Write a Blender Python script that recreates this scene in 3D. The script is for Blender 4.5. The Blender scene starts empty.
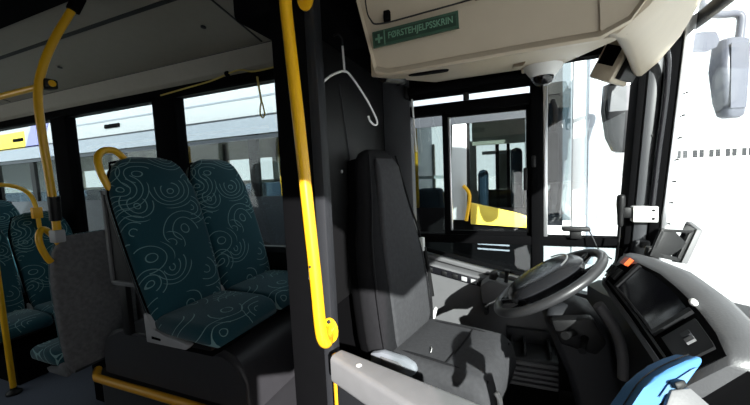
import bpy, bmesh, math, random
from mathutils import Vector, Matrix
random.seed(7)
V = Vector
SC = bpy.context.scene
COL = SC.collection
PI = math.pi

# ------------------------------------------------------------------ materials
def node_mat(name):
    m = bpy.data.materials.new(name); m.use_nodes = True
    nt = m.node_tree
    return m, nt, nt.nodes['Principled BSDF']

def mat(name, col, rough=0.5, metal=0.0, var=0.12, scale=18.0, bump=0.0, spec=0.5, bscale=None):
    """plain surface with a little procedural mottling in colour and gloss"""
    m, nt, b = node_mat(name)
    N = nt.nodes; L = nt.links
    tc = N.new('ShaderNodeTexCoord')
    nz = N.new('ShaderNodeTexNoise'); nz.inputs['Scale'].default_value = scale; nz.inputs['Detail'].default_value = 4
    L.new(tc.outputs['Object'], nz.inputs['Vector'])
    cr = N.new('ShaderNodeMixRGB'); cr.blend_type = 'MIX'
    cr.inputs[1].default_value = (*[c * (1 - var) for c in col], 1)
    cr.inputs[2].default_value = (*[min(1, c * (1 + var)) for c in col], 1)
    L.new(nz.outputs['Fac'], cr.inputs[0]); L.new(cr.outputs[0], b.inputs['Base Color'])
    b.inputs['Roughness'].default_value = rough
    b.inputs['Metallic'].default_value = metal
    b.inputs['Specular IOR Level'].default_value = spec
    if bump:
        n2 = N.new('ShaderNodeTexNoise'); n2.inputs['Scale'].default_value = bscale or scale * 12; n2.inputs['Detail'].default_value = 2
        L.new(tc.outputs['Object'], n2.inputs['Vector'])
        bp = N.new('ShaderNodeBump'); bp.inputs['Strength'].default_value = bump; bp.inputs['Distance'].default_value = 0.002
        L.new(n2.outputs['Fac'], bp.inputs['Height']); L.new(bp.outputs['Normal'], b.inputs['Normal'])
    return m

def glass_mat(name, tint, gloss=0.07, rough=0.02):
    m = bpy.data.materials.new(name); m.use_nodes = True
    nt = m.node_tree; N = nt.nodes; L = nt.links; N.clear()
    out = N.new('ShaderNodeOutputMaterial'); mx = N.new('ShaderNodeMixShader')
    tr = N.new('ShaderNodeBsdfTransparent'); gl = N.new('ShaderNodeBsdfGlossy')
    tc = N.new('ShaderNodeTexCoord'); nz = N.new('ShaderNodeTexNoise'); nz.inputs['Scale'].default_value = 3
    L.new(tc.outputs['Object'], nz.inputs['Vector'])
    mr = N.new('ShaderNodeMapRange'); mr.inputs[3].default_value = gloss * 0.8; mr.inputs[4].default_value = gloss * 1.2
    L.new(nz.outputs['Fac'], mr.inputs[0])
    tr.inputs['Color'].default_value = (*tint, 1); gl.inputs['Roughness'].default_value = rough
    L.new(mr.outputs[0], mx.inputs[0]); L.new(tr.outputs[0], mx.inputs[1]); L.new(gl.outputs[0], mx.inputs[2])
    L.new(mx.outputs[0], out.inputs['Surface'])
    return m

def swirl_mat(name):
    """dark teal moquette woven with broken pale circles and arcs"""
    m, nt, b = node_mat(name)
    N = nt.nodes; L = nt.links
    tc = N.new('ShaderNodeTexCoord')
    def math_(op, a, c=None):
        n = N.new('ShaderNodeMath'); n.operation = op
        for i, v in enumerate((a, c)):
            if v is None: continue
            if isinstance(v, (int, float)): n.inputs[i].default_value = v
            else: L.new(v, n.inputs[i])
        return n.outputs[0]
    sep = N.new('ShaderNodeSeparateXYZ'); L.new(tc.outputs['Object'], sep.inputs[0])
    wob = N.new('ShaderNodeTexNoise'); wob.inputs['Scale'].default_value = 6; wob.inputs['Detail'].default_value = 0
    L.new(tc.outputs['Object'], wob.inputs['Vector'])
    wb_ = math_('MULTIPLY', math_('SUBTRACT', wob.outputs['Fac'], .5), .05)
    cmb = N.new('ShaderNodeCombineXYZ')
    L.new(math_('ADD', sep.outputs['Y'], wb_), cmb.inputs[0])
    L.new(math_('ADD', math_('SUBTRACT', sep.outputs['Z'], sep.outputs['X']), wb_), cmb.inputs[1])
    rnd = random.Random(11); lines = None; cs = []
    for k in range(400):
        c = (rnd.uniform(-.24, .24), rnd.uniform(-.26, 1.28))
        if all(math.hypot(c[0] - q[0], c[1] - q[1]) > .125 for q in cs): cs.append(c)
        if len(cs) >= 26: break
    for c in cs:
        rad = rnd.uniform(.075, .15); sp_ = rnd.choice((.034, .044, .055)); a = rnd.uniform(0, 2 * PI)
        sv = N.new('ShaderNodeVectorMath'); sv.operation = 'SUBTRACT'; L.new(cmb.outputs[0], sv.inputs[0]); sv.inputs[1].default_value = (c[0], c[1], 0)
        le = N.new('ShaderNodeVectorMath'); le.operation = 'LENGTH'; L.new(sv.outputs[0], le.inputs[0])
        do = N.new('ShaderNodeVectorMath'); do.operation = 'DOT_PRODUCT'; L.new(sv.outputs[0], do.inputs[0]); do.inputs[1].default_value = (math.cos(a), math.sin(a), 0)
        d = le.outputs['Value']
        # the arcs open out slowly like a spiral
        fr = math_('FRACT', math_('DIVIDE', math_('ADD', d, math_('MULTIPLY', do.outputs['Value'], .22)), sp_))
        ln = math_('LESS_THAN', math_('ABSOLUTE', math_('SUBTRACT', fr, .5)), .0026 / sp_)
        ln = math_('MULTIPLY', ln, math_('LESS_THAN', d, rad))
        ln = math_('MULTIPLY', ln, math_('GREATER_THAN', do.outputs['Value'], -rnd.uniform(.0, .06)))
        lines = ln if lines is None else math_('MAXIMUM', lines, ln)
    nz = N.new('ShaderNodeTexNoise'); nz.inputs['Scale'].default_value = 400
    L.new(tc.outputs['Object'], nz.inputs['Vector'])
    ba = N.new('ShaderNodeMixRGB'); ba.inputs[1].default_value = (.005, .031, .043, 1); ba.inputs[2].default_value = (.011, .066, .086, 1)
    L.new(nz.outputs['Fac'], ba.inputs[0])
    mx = N.new('ShaderNodeMixRGB'); mx.inputs[2].default_value = (.20, .34, .34, 1)
    L.new(math_('MULTIPLY', lines, .75), mx.inputs[0]); L.new(ba.outputs[0], mx.inputs[1])
    L.new(mx.outputs[0], b.inputs['Base Color'])
    b.inputs['Roughness'].default_value = .9; b.inputs['Sheen Weight'].default_value = .15
    b.inputs['Specular IOR Level'].default_value = .2
    bp = N.new('ShaderNodeBump'); bp.inputs['Strength'].default_value = .3; bp.inputs['Distance'].default_value = .002
    L.new(nz.outputs['Fac'], bp.inputs['Height']); L.new(bp.outputs['Normal'], b.inputs['Normal'])
    return m

M = dict(
    black=mat('black_plastic', (.0065, .0065, .007), .5, bump=.15, spec=.3),
    matte=mat('matte_black', (.003, .003, .0034), .85, spec=.03),
    gloss=mat('gloss_black', (.008, .008, .010), .18),
    dkgrey=mat('dark_grey_plastic', (.020, .021, .024), .55, bump=.2, spec=.35),
    post=mat('charcoal_post', (.020, .021, .024), .6, bump=.15, spec=.2),
    mid=mat('mid_grey_plastic', (.13, .13, .135), .55, bump=.25),
    pale=mat('pale_grey_plastic', (.36, .36, .37), .5, bump=.15),
    shell=mat('dash_shell', (.068, .068, .072), .42, bump=.25),
    rim=mat('wheel_rim', (.030, .030, .032), .38),
    dashblack=mat('dash_black', (.006, .006, .007), .5, spec=.3),
    pillar=mat('pillar_grey', (.040, .042, .047), .5),
    rail=mat('rail_grey', (.20, .20, .205), .5, bump=.15),
    hub=mat('hub_grey', (.018, .0185, .021), .25),
    jamb=mat('jamb_grey', (.05, .052, .058), .55),
    console=mat('console_grey', (.11, .11, .115), .55, bump=.25),
    trimgrey=mat('trim_blue_grey', (.20, .215, .24), .5),
    white=mat('white_plastic', (.75, .75, .74), .4),
    silver=mat('silver_trim', (.55, .56, .58), .3, metal=.8),
    cream=mat('cream_moulding', (.44, .375, .285), .5, bump=.08, var=.05),
    coving=mat('ceiling_panel', (.225, .205, .172), .6, bump=.1, var=.07),
    coving2=mat('cantrail_panel', (.24, .235, .215), .55, var=.07),
    seam=mat('panel_seam', (.01, .01, .01), .7),
    yellow=mat('yellow_enamel', (.80, .43, .012), .32, var=.05),
    strip=mat('yellow_edge', (.75, .36, .015), .45, var=.08),
    fabric=mat('black_seat_fabric', (.048, .048, .052), .92, bump=.5, spec=.15, var=.25, scale=60, bscale=500),
    fabric2=mat('dark_seat_side', (.012, .012, .0135), .9, bump=.4, spec=.15, var=.25, scale=60, bscale=500),  # darker than the centre cloth, on backrest sides and piping
    carpet=mat('grey_back_carpet', (.15, .145, .148), .95, bump=.8, spec=.1, var=.45, scale=45, bscale=350),
    floor=mat('blue_grey_vinyl', (.085, .098, .13), .6, var=.25, scale=90),
    cabfloor=mat('cab_floor_vinyl', (.012, .012, .013), .7),
    wood=mat('podium_plastic', (.036, .035, .039), .45, bump=.15, spec=.35),
    green=mat('sign_green', (.030, .072, .045), .5),
    greend=mat('sign_dark_green', (.012, .036, .022), .5),
    greenl=mat('sign_pale_green', (.13, .25, .17), .5),
    blue=mat('machine_blue', (.07, .21, .46), .6, var=.06, spec=.2),
    blue2=mat('machine_pale_blue', (.13, .24, .38), .8, var=.06, spec=.08),
    orange=mat('orange_switch', (.75, .10, .02), .35),
    screen=mat('dark_screen', (.004, .004, .006), .12),
    strap=mat('yellow_cord', (.45, .34, .08), .8),
    asphalt=mat('pale_asphalt', (.62, .62, .62), .9, var=.1, scale=2),
    bpale=mat('bus_pale_paint', (.52, .54, .56), .4, var=.05),
    bwhite=mat('bus_white_paint', (.80, .82, .84), .35, var=.03),
    byellow=mat('bus_yellow_paint', (.80, .62, .10), .35, var=.04),
    bdark=mat('bus_dark_skirt', (.045, .05, .06), .45),
    bviolet=mat('bus_violet_paint', (.30, .30, .62), .35),
    bgrey=mat('bus_grey_paint', (.32, .35, .40), .4),
    bcream=mat('bus_inside_cream', (.62, .58, .48), .6),
    bseat=mat('bus_seat_cloth', (.03, .06, .10), .9),
    tyre=mat('tyre_rubber', (.012, .012, .012), .85),
    brick=mat('building_render', (.80, .79, .77), .8),
    roofing=mat('building_roofing', (.62, .60, .58), .8),
    bdoor=mat('building_door', (.72, .62, .56), .7),
    mirrorface=mat('mirror_face', (.62, .64, .68), .05, metal=1.0, var=.01),
    mirrorback=mat('mirror_housing', (.10, .105, .13), .35),
)
M['glass'] = glass_mat('tinted_glass', (.62, .67, .67), .05)
M['lowglass'] = glass_mat('lower_window_glass', (.70, .76, .76), .05)
M['clear'] = glass_mat('clear_glass', (.93, .96, .95), .05)
M['busglass'] = glass_mat('neighbour_bus_glass', (.55, .62, .65), .28)
M['fab'] = swirl_mat('teal_swirl_moquette')

# ------------------------------------------------------------------ mesh helpers
def world(o):
    m = o.matrix_basis.copy()
    return world(o.parent) @ m if o.parent else m

def obj(name, bm, material, parent=None, ang=38, kind=None, label=None, subd=0):
    """link the bmesh (world coordinates) as one mesh object under parent"""
    if parent is not None:
        bm.transform(world(parent).inverted())
    bmesh.ops.recalc_face_normals(bm, faces=bm.faces)
    me = bpy.data.meshes.new(name); bm.to_mesh(me); bm.free()
    for p in me.polygons: p.use_smooth = True
    me.set_sharp_from_angle(angle=math.radians(ang))
    me.materials.append(M[material] if isinstance(material, str) else material)
    o = bpy.data.objects.new(name, me); COL.objects.link(o)
    if parent is not None: o.parent = parent
    if kind: o['kind'] = kind
    if label: o['label'] = label
    if subd:
        s = o.modifiers.new('s', 'SUBSURF'); s.levels = s.render_levels = subd
    return o

def objs(name, bm, material, parent=None, **k):
    """one object per separate piece of the bmesh"""
    left = set(bm.verts); comps = []
    order = list(bm.verts)
    for v0 in order:
        if v0 not in left: continue
        st = [v0]; left.discard(v0); comp = []
        while st:
            v = st.pop(); comp.append(v)
            for e in v.link_edges:
                q = e.other_vert(v)
                if q in left: left.discard(q); st.append(q)
        comps.append(comp)
    out = []
    for comp in comps:
        nb = B(); mp = {v: nb.verts.new(v.co) for v in comp}
        fs = {f for v in comp for f in v.link_faces}
        for f in fs: nb.faces.new([mp[v] for v in f.verts])
        out.append(obj(name, nb, material, parent, **k))
    bm.free()
    return out

def thing(name, label, cat, loc=(0, 0, 0), rz=0, group=None):
    o = bpy.data.objects.new(name, None); COL.objects.link(o)
    o.location = loc; o.rotation_euler = (0, 0, rz); o.empty_display_size = .05
    o['label'] = label; o['category'] = cat
    if group: o['group'] = group
    return o

def tag(o, label, cat, group=None):
    o['label'] = label; o['category'] = cat
    if group: o['group'] = group
    return o

def copy_tree(o, parent=None):
    c = o.copy(); COL.objects.link(c)
    if parent is not None: c.parent = parent
    for ch in list(o.children): copy_tree(ch, c)
    return c

def B(): return bmesh.new()

def bx(bm, x0, x1, y0, y1, z0, z1, bev=0.0, seg=2, mtx=None):
    r = bmesh.ops.create_cube(bm, size=1.0)
    vs = r['verts']
    for v in vs:
        v.co = V(((x0 + x1) / 2 + v.co.x * (x1 - x0), (y0 + y1) / 2 + v.co.y * (y1 - y0), (z0 + z1) / 2 + v.co.z * (z1 - z0)))
    if mtx is not None:
        for v in vs: v.co = mtx @ v.co
    if bev:
        es = list({e for v in vs for e in v.link_edges})
        bmesh.ops.bevel(bm, geom=es, offset=bev, segments=seg, profile=.5, affect='EDGES', clamp_overlap=True)
    return bm

def box(*a, **k): return bx(B(), *a, **k)

def loft(bm, rings, cap0=True, cap1=True, closed=True):
    vr = [[bm.verts.new(p) for p in r] for r in rings]
    n = len(vr[0])
    for a, b in zip(vr, vr[1:]):
        for i in range(n if closed else n - 1):
            j = (i + 1) % n
            bm.faces.new((a[i], a[j], b[j], b[i]))
    if cap0: bm.faces.new(list(reversed(vr[0])))
    if cap1: bm.faces.new(vr[-1])
    return bm

def prism(bm, pts, ext, bev=0.0, seg=2):
    ext = V(ext); pts = [V(p) for p in pts]
    n = len(pts)
    a = [bm.verts.new(p) for p in pts]; b = [bm.verts.new(p + ext) for p in pts]
    f0 = bm.faces.new(a); f1 = bm.faces.new(list(reversed(b)))
    sides = []
    for i in range(n):
        j = (i + 1) % n
        sides.append(bm.faces.new((a[j], a[i], b[i], b[j])))
    if bev:
        es = list({e for f in [f0, f1] + sides for e in f.edges})
        bmesh.ops.bevel(bm, geom=es, offset=bev, segments=seg, profile=.5, affect='EDGES', clamp_overlap=True)
    return bm

def catmull(pts, n=6, closed=False):
    pts = [V(p) for p in pts]; out = []
    m = len(pts)
    for i in range(m if closed else m - 1):
        if closed: p0, p1, p2, p3 = pts[(i - 1) % m], pts[i], pts[(i + 1) % m], pts[(i + 2) % m]
        else: p0, p1, p2, p3 = pts[max(i - 1, 0)], pts[i], pts[i + 1], pts[min(i + 2, m - 1)]
        for k in range(n):
            t = k / n
            out.append(.5 * ((2 * p1) + (p2 - p0) * t + (2 * p0 - 5 * p1 + 4 * p2 - p3) * t * t + (3 * p1 - p0 - 3 * p2 + p3) * t ** 3))
    if not closed: out.append(pts[-1])
    return out

def tube(bm, pts, r, n=12, sm=0, closed=False):
    if sm: pts = catmull(pts, sm, closed)
    pts = [V(p) for p in pts]; m = len(pts)
    def tan(i):
        if closed: return (pts[(i + 1) % m] - pts[(i - 1) % m]).normalized()
        return (pts[min(i + 1, m - 1)] - pts[max(i - 1, 0)]).normalized()
    t = tan(0); u = t.orthogonal().normalized(); rings = []
    for i in range(m):
        t = tan(i); u = (u - t * u.dot(t)).normalized(); w = t.cross(u)
        if isinstance(r, (list, tuple)):
            f = i / (m - 1) * (len(r) - 1); k0 = min(int(f), len(r) - 2); rr = r[k0] + (r[k0 + 1] - r[k0]) * (f - k0)
        else: rr = r
        rings.append([pts[i] + (u * math.cos(2 * PI * k / n) + w * math.sin(2 * PI * k / n)) * rr for k in range(n)])
    if closed:
        # align the last ring with the first by nearest vertex
        best = min(range(n), key=lambda s: sum((rings[-1][(k + s) % n] - rings[0][k]).length for k in range(n)))
        vr = [[bm.verts.new(p) for p in rg] for rg in rings]
        for i in range(m):
            a = vr[i]; b = vr[(i + 1) % m]
            sft = 0
            if i == m - 1:
                a = [a[(k + best) % n] for k in range(n)]
            for k in range(n):
                j = (k + 1) % n
                bm.faces.new((a[k], a[j], b[j], b[k]))
        return bm
    return loft(bm, rings)

def lathe(bm, prof, c, mtx=None, n=24):
    c = V(c); R = mtx or Matrix.Identity(3)
    rings = [[c + R @ V((r * math.cos(2 * PI * k / n), r * math.sin(2 * PI * k / n), z)) for k in range(n)] for r, z in prof]
    return loft(bm, rings)

def rring(c, u, v, hw, hh, rad, k=5):
    """rounded rectangle ring"""
    c = V(c); u = V(u).normalized(); v = V(v).normalized()
    rad = min(rad, hw * .98, hh * .98); out = []
    for sx, sy, a0 in ((1, 1, 0), (-1, 1, PI / 2), (-1, -1, PI), (1, -1, 3 * PI / 2)):
        for i in range(k + 1):
            a = a0 + PI / 2 * i / k
            out.append(c + u * (sx * (hw - rad) + rad * math.cos(a)) + v * (sy * (hh - rad) + rad * math.sin(a)))
    return out

def basis_from(z, x=None):
    z = V(z).normalized(); x = V(x) if x is not None else z.orthogonal()
    x = (x - z * x.dot(z)).normalized(); y = z.cross(x)
    return Matrix((x, y, z)).transposed()

def cyl(bm, p, q, r, n=16):
    return tube(bm, [p, q], r, n)

# ================================================================== SETTING
# --- bus floor, podiums
o = obj('floor', box(-8, 1.0, -.6, 1.95, -.06, 0), 'floor', kind='structure')
o = obj('floor_cab', box(-.74, .75, .98, 1.94, .0, .30, bev=.01), 'cabfloor', kind='structure')

# --- ceiling with the coving over the side windows
bm = B()
prof = [(1.95, 2.24), (1.915, 2.29), (1.885, 2.415), (1.40, 2.522), (1.12, 2.54), (-.6, 2.54), (-.6, 2.66), (1.6, 2.66), (2.04, 2.40), (2.04, 2.24)]
prism(bm, [(-8, y, z) for y, z in prof], (8.0 + .74, 0, 0))
ceil = obj('ceiling', bm, 'coving', kind='structure', ang=20)
bm = B()
for (y0, z0, y1, z1) in ((1.887, 2.410, 1.884, 2.421), (1.41, 2.517, 1.385, 2.522), (1.15, 2.533, 1.125, 2.538)):
    prism(bm, [(-8, y0, z0 - .003), (-8, y1, z1 - .003), (-8, y1, z1 + .004), (-8, y0, z0 + .004)], (7.25, 0, 0))
for x in (-1.52, -4.75):
    a = V((x, 1.87, 2.416)); c = V((x, 1.41, 2.518))
    prism(bm, [a + V((0, 0, -.003)), c + V((0, 0, -.003)), c + V((0, 0, .006)), a + V((0, 0, .006))], (.010, 0, 0))
obj('seam', bm, 'seam', ceil)
obj('unlit_centre_sheet', box(-8, -.75, -.55, 1.17, 2.522, 2.537), 'matte', ceil)  # black sheet stands in for the unlit middle of the ceiling
bm = B()
for x in (-1.75, -3.3):
    lathe(bm, [(.016, 0), (.016, .006), (.006, .008)], (x, 1.62, 2.463), basis_from((0, -.2, -1)))
objs('fastener', bm, 'black', ceil)
obj('ceiling_cab', box(-.74, .80, -.6, 2.0, 2.30, 2.42), 'coving', kind='structure')

# --- left wall: panels, pillars, driver's window surround
bm = B()
bx(bm, -8, -.70, 1.95, 2.03, 0, 1.00)
bx(bm, -8, -.70, 1.95, 2.03, 2.19, 2.30)
bx(bm, -.76, .62, 1.95, 2.03, 2.03, 2.42)
bx(bm, -.76, .60, 1.95, 2.03, 0, .80)
wl = obj('wall_left', bm, 'black', kind='structure')
bm = B()
prism(bm, [(-.70, 1.955, .79), (.60, 1.955, .79), (.60, 1.955, .79), (.60, 1.955, .795), (-.05, 1.955, .895), (-.70, 1.955, 1.04)], (0, .06, 0))
obj('lower_panel', bm, 'mid', wl)
bm = B()
bx(bm, -8, -.70, 1.925, 1.955, .97, 1.015, bev=.008)
obj('sill_rail', bm, 'dkgrey', wl)
bm = B()
for x0, x1 in ((-2.73, -2.47), (-4.22, -3.97), (-5.85, -5.6), (-7.4, -7.15)):
    bx(bm, x0, x1, 1.93, 2.03, 1.0, 2.2, bev=.012)
objs('window_pillar', bm, 'matte', wl)
obj('head_rail', box(-8, -.74, 1.90, 1.955, 2.185, 2.255, bev=.012), 'matte', wl)
for i, (x0, x1) in enumerate(((-2.47, -.80), (-3.97, -2.73), (-5.6, -4.22), (-7.15, -5.85))):
    obj('window_%d' % (i + 1), box(x0, x1, 1.985, 1.991, 1.0, 2.19), 'glass', kind='structure')

# driver's side window
win = thing('window_5', '', ''); del win['label']; del win['category']; win['kind'] = 'structure'
bm = B()
bx(bm, -.60, .60, 1.925, 2.0, 1.085, 1.135, bev=.006)     # sill bar
bx(bm, -.60, .17, 1.93, 2.0, 1.825, 1.885, bev=.006)      # upper bar
bx(bm, .108, .165, 1.92, 2.0, .80, 2.05, bev=.008)        # front mullion
bx(bm, -.60, .165, 1.93, 2.0, 1.93, 2.06); bx(bm, .15, .60, 1.93, 2.0, 2.022, 2.06)
obj('frame', bm, 'matte', win)
obj('rear_jamb', box(-.70, -.53, 1.925, 2.0, .9, 2.05, bev=.01), 'jamb', win)
bm = B()
bx(bm, -.35, -.318, 1.94, 1.985, 1.13, 1.83, bev=.004)
bx(bm, -.318, .108, 1.945, 1.98, 1.805, 1.828); bx(bm, -.318, .108, 1.945, 1.98, 1.132, 1.155)
bx(bm, .088, .11, 1.945, 1.98, 1.13, 1.83)
obj('sliding_frame', bm, 'matte', win)
obj('frame_edge', bx(box(-.318, -.306, 1.943, 1.972, 1.155, 1.805, bev=.003), .166, .186, 1.925, 1.985, 1.135, 1.94, bev=.004), 'silver', win)
obj('pane', box(-.53, -.335, 1.966, 1.971, 1.13, 1.83), 'clear', win)
obj('pane', box(-.318, .09, 1.953, 1.958, 1.15, 1.81), 'clear', win)
obj('pane', box(-.53, .108, 1.976, 1.981, 1.885, 1.935), 'clear', win)
obj('pane', box(.186, .53, 1.976, 1.981, 1.13, 2.03), 'clear', win)
bm = B(); prism(bm, [(-.55, 1.985, 1.0), (.13, 1.985, .86), (.56, 1.985, .78), (.56, 1.985, 1.09), (-.55, 1.985, 1.09)], (0, .006, 0))
obj('lower_pane', bm, 'lowglass', win)
bm = B()
bx(bm, .072, .092, 1.925, 1.946, 1.38, 1.50, bev=.006)
bx(bm, .112, .13, 1.90, 1.93, 1.50, 1.56, bev=.005)
obj('latch', bm, 'black', win)
bm = B(); prism(bm, [(-.60, 1.925, 1.045), (.10, 1.925, .890), (.16, 1.925, .872), (.16, 1.925, .852), (.10, 1.925, .866), (-.60, 1.925, 1.020)], (0, .05, 0), bev=.004)
obj('ledge', bm, 'mid', win)
bm = B(); prism(bm, [(-.60, 1.93, 1.075), (.16, 1.93, .90), (.16, 1.93, .89), (-.60, 1.93, 1.058)], (0, .05, 0), bev=.003)
obj('gasket', bm, 'matte', win)

# roller blind at the driver's window
t = thing('roller_blind', 'black roller blind rolled up above the driver side window', 'blind', (-.2, 1.92, 1.905))
bm = B(); bx(bm, -.53, .105, 1.905, 1.925, 1.915, 1.965); obj('cloth', bm, 'matte', t)
bm = B(); cyl(bm, (-.53, 1.90, 1.965), (.105, 1.90, 1.965), .022); obj('roller', bm, 'matte', t)
bm = B(); bx(bm, -.225, -.195, 1.90, 1.925, 1.88, 1.92, bev=.003); obj('catch', bm, 'black', t)
bm = B(); bx(bm, -.552, -.53, 1.88, 1.93, 1.925, 1.995, bev=.006); bx(bm, .105, .127, 1.88, 1.925, 1.93, 1.995, bev=.006); objs('bracket', bm, 'black', t)
bm = B(); cyl(bm, (-.51, 1.90, 1.92), (-.495, 1.90, 1.62), .005, 8); obj('pull_rod', bm, 'white', t)

# --- A pillar at the front left corner (leans forward towards the top)
def lean(x106, x185, z): return x106 + (x185 - x106) * (z - 1.06) / .79
ap = thing('trim_1', '', ''); del ap['label']; del ap['category']; ap['kind'] = 'structure'
def strip_post(a, b, y0, y1, z0=.85, z1=2.25, bev=.008):
    bm = B()
    pts = [(lean(*a, z0), y0, z0), (lean(*b, z0), y0, z0), (lean(*b, z1), y0, z1), (lean(*a, z1), y0, z1)]
    prism(bm, pts, (0, y1 - y0, 0), bev)
    return bm
obj('inner_post', strip_post((.505, .552), (.535, .588), 1.90, 2.02), 'matte', ap)
obj('cover', strip_post((.530, .580), (.592, .640), 1.885, 2.0, z0=1.0, z1=2.2, bev=.02), 'pillar', ap)
obj('outer_post', strip_post((.590, .636), (.634, .694), 1.88, 1.99), 'matte', ap)
obj('gasket', strip_post((.630, .690), (.650, .722), 1.87, 1.96, bev=.004), 'silver', ap)
bm = B()
for z, y in ((1.62, 1.884), (1.40, 1.884)):
    cyl(bm, (lean(.575, .62, z), y + .004, z), (lean(.575, .62, z), y - .003, z), .006, 10)
objs('screw', bm, 'black', ap)
obj('cover_foot', strip_post((.540, .590), (.60, .650), 1.865, 1.9, z0=.98, z1=1.14, bev=.012), 'pillar', ap)
bm = B(); bx(bm, .563, .598, 1.858, 1.868, 1.105, 1.135, bev=.003); obj('socket', bm, 'black', ap)
bm = B()
for k in range(7):
    z = 1.22 + k * .095
    cyl(bm, (lean(.652, .715, z), 1.866, z), (lean(.652, .715, z) + .002, 1.856, z), .004, 8)
objs('clip', bm, 'black', ap)
bm = B(); tube(bm, [(.60, 1.80, 2.03), (.635, 1.84, 1.95), (.645, 1.865, 1.85), (.636, 1.868, 1.70), (.622, 1.868, 1.55), (.612, 1.87, 1.40), (.600, 1.868, 1.25)], .013, 10, 6)
tag(obj('cable', bm, 'gloss'), 'thick black cable curving down the front corner pillar', 'cable')

# --- windscreen (curved) and its frame
bm = B()
ys = [1.93, 1.86, 1.6, 1.2, .7, .2, -.3, -.55]
xs0 = [.655, .70, .76, .80, .83, .82, .77, .72]
loft(bm, [[(x - .04, y, .75), (x + .02, y, 1.5), (x + .075, y, 2.3), (x + .081, y, 2.3), (x + .026, y, 1.5), (x - .034, y, .75)] for x, y in zip(xs0, ys)])
obj('window_6', bm, 'clear', kind='structure', ang=60)
bm = B(); tube(bm, [(.70, 1.98, 2.06), (.765, 1.90, 2.10), (.80, 1.7, 2.13), (.835, 1.4, 2.16), (.86, 1.1, 2.18), (.87, .7, 2.19), (.85, .1, 2.19), (.80, -.5, 2.17)], .028, 10, 5); obj('trim_2', bm, 'black', kind='structure')
obj('wall_front', bx(bx(box(.66, .84, -.6, 1.9, -.1, .74, bev=.03), .72, .92, -.6, 1.9, 2.28, 2.5, bev=.03), .62, .92, -.6, 1.0, 1.92, 2.4, bev=.03), 'black', kind='structure')  # last box: unseen header block added to keep sun off the cabinet

# --- right side wall: unseen; rear windows and doorway by the camera placed to steer light
bm = B()
bx(bm, -3.1, .06, -.63, -.55, 0, 2.56); bx(bm, .06, .30, -.63, -.55, 1.45, 2.56); bx(bm, .30, .9, -.63, -.55, 2.22, 2.56)  # solid stretch and drop over the doorway shaped to trim the sun patches
bx(bm, -8, -3.1, -.63, -.55, 0, .95); bx(bm, -8, -3.1, -.63, -.55, 2.2, 2.56)
for x in (-4.7, -6.3, -7.95): bx(bm, x - .08, x + .08, -.63, -.55, .95, 2.2)
obj('wall_right', bm, 'dkgrey', kind='structure')
for i, (x0, x1) in enumerate(((-4.62, -3.1), (-6.22, -4.78), (-7.87, -6.38))):
    obj('window_%d' % (i + 7), box(x0, x1, -.595, -.589, .95, 2.2), 'clear', kind='structure')
obj('wall_rear', box(-8.06, -8, -.6, 2.03, 0, 2.6), 'dkgrey', kind='structure')

# --- partition between cab and saloon
wc = obj('wall_cab', bx(bx(box(-.735, -.70, 1.0, 1.95, .30, 2.30), -.735, -.60, .955, 1.02, .02, 2.30, bev=.004), -.60, -.54, 1.30, 1.94, 2.12, 2.30), 'matte', kind='structure')
obj('end_post', box(-.600, -.562, .950, .998, .02, 2.30, bev=.005), 'post', wc)
obj('lining', box(-.702, -.688, 1.10, 1.90, .95, 2.05, bev=.006), 'black', wc)
bm = B(); tube(bm, [(-.684, 1.34, 1.9), (-.684, 1.40, 1.6), (-.684, 1.425, 1.35), (-.684, 1.43, 1.05)], .0025, 6, 6); obj('seam', bm, 'dkgrey', wc)
bm = B(); lathe(bm, [(.007, 0), (.007, .004), (.003, .005)], (-.686, 1.32, 1.52), basis_from((1, 0, 0))); objs('screw', bm, 'pale', wc)
obj('door_stop', box(-.628, -.606, .925, .957, 1.155, 1.195, bev=.005), 'white', wc, label='small white rubber stop')
obj('header_box', box(-.90, -.56, .96, 1.42, 2.06, 2.42, bev=.02), 'matte', wc)

# ================================================================== CAB
# yellow grab pole on the partition
t = thing('grab_pole', 'long bright yellow vertical grab pole bent in at both ends on the cab partition', 'handrail', (-.60, .955, .985))
bm = B()
tube(bm, [(-.585, .948, 2.065), (-.592, .905, 2.078), (-.605, .882, 2.063), (-.612, .876, 2.03), (-.608, .874, 1.95), (-.585, .862, 1.70), (-.564, .850, 1.45), (-.545, .842, 1.20), (-.536, .838, 1.05), (-.531, .842, 1.005), (-.535, .868, .984), (-.552, .905, .982), (-.566, .948, .982)], .0185, 16, 6)
obj('bar', bm, 'yellow', t)
bm = B()
for c in ((-.566, .948, .982), (-.585, .948, 2.065)):
    prism(bm, [V(c) + V((dx, 0, dz)) for dx, dz in [(.030 * math.cos(a * PI / 8), .044 * math.sin(a * PI / 8)) for a in range(16)]], (0, -.008, 0), .002)
objs('flange', bm, 'yellow', t)
bm = B()
for dz in (.032, -.032): lathe(bm, [(.007, 0), (.006, .005), (.002, .006)], (-.566, .940, .982 + dz), basis_from((0, -1, 0)), n=10)
lathe(bm, [(.005, 0), (.004, .003)], (-.551, .827, 1.235), basis_from((0, -1, 0)), n=10)
objs('bolt', bm, 'dkgrey', t)

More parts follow.
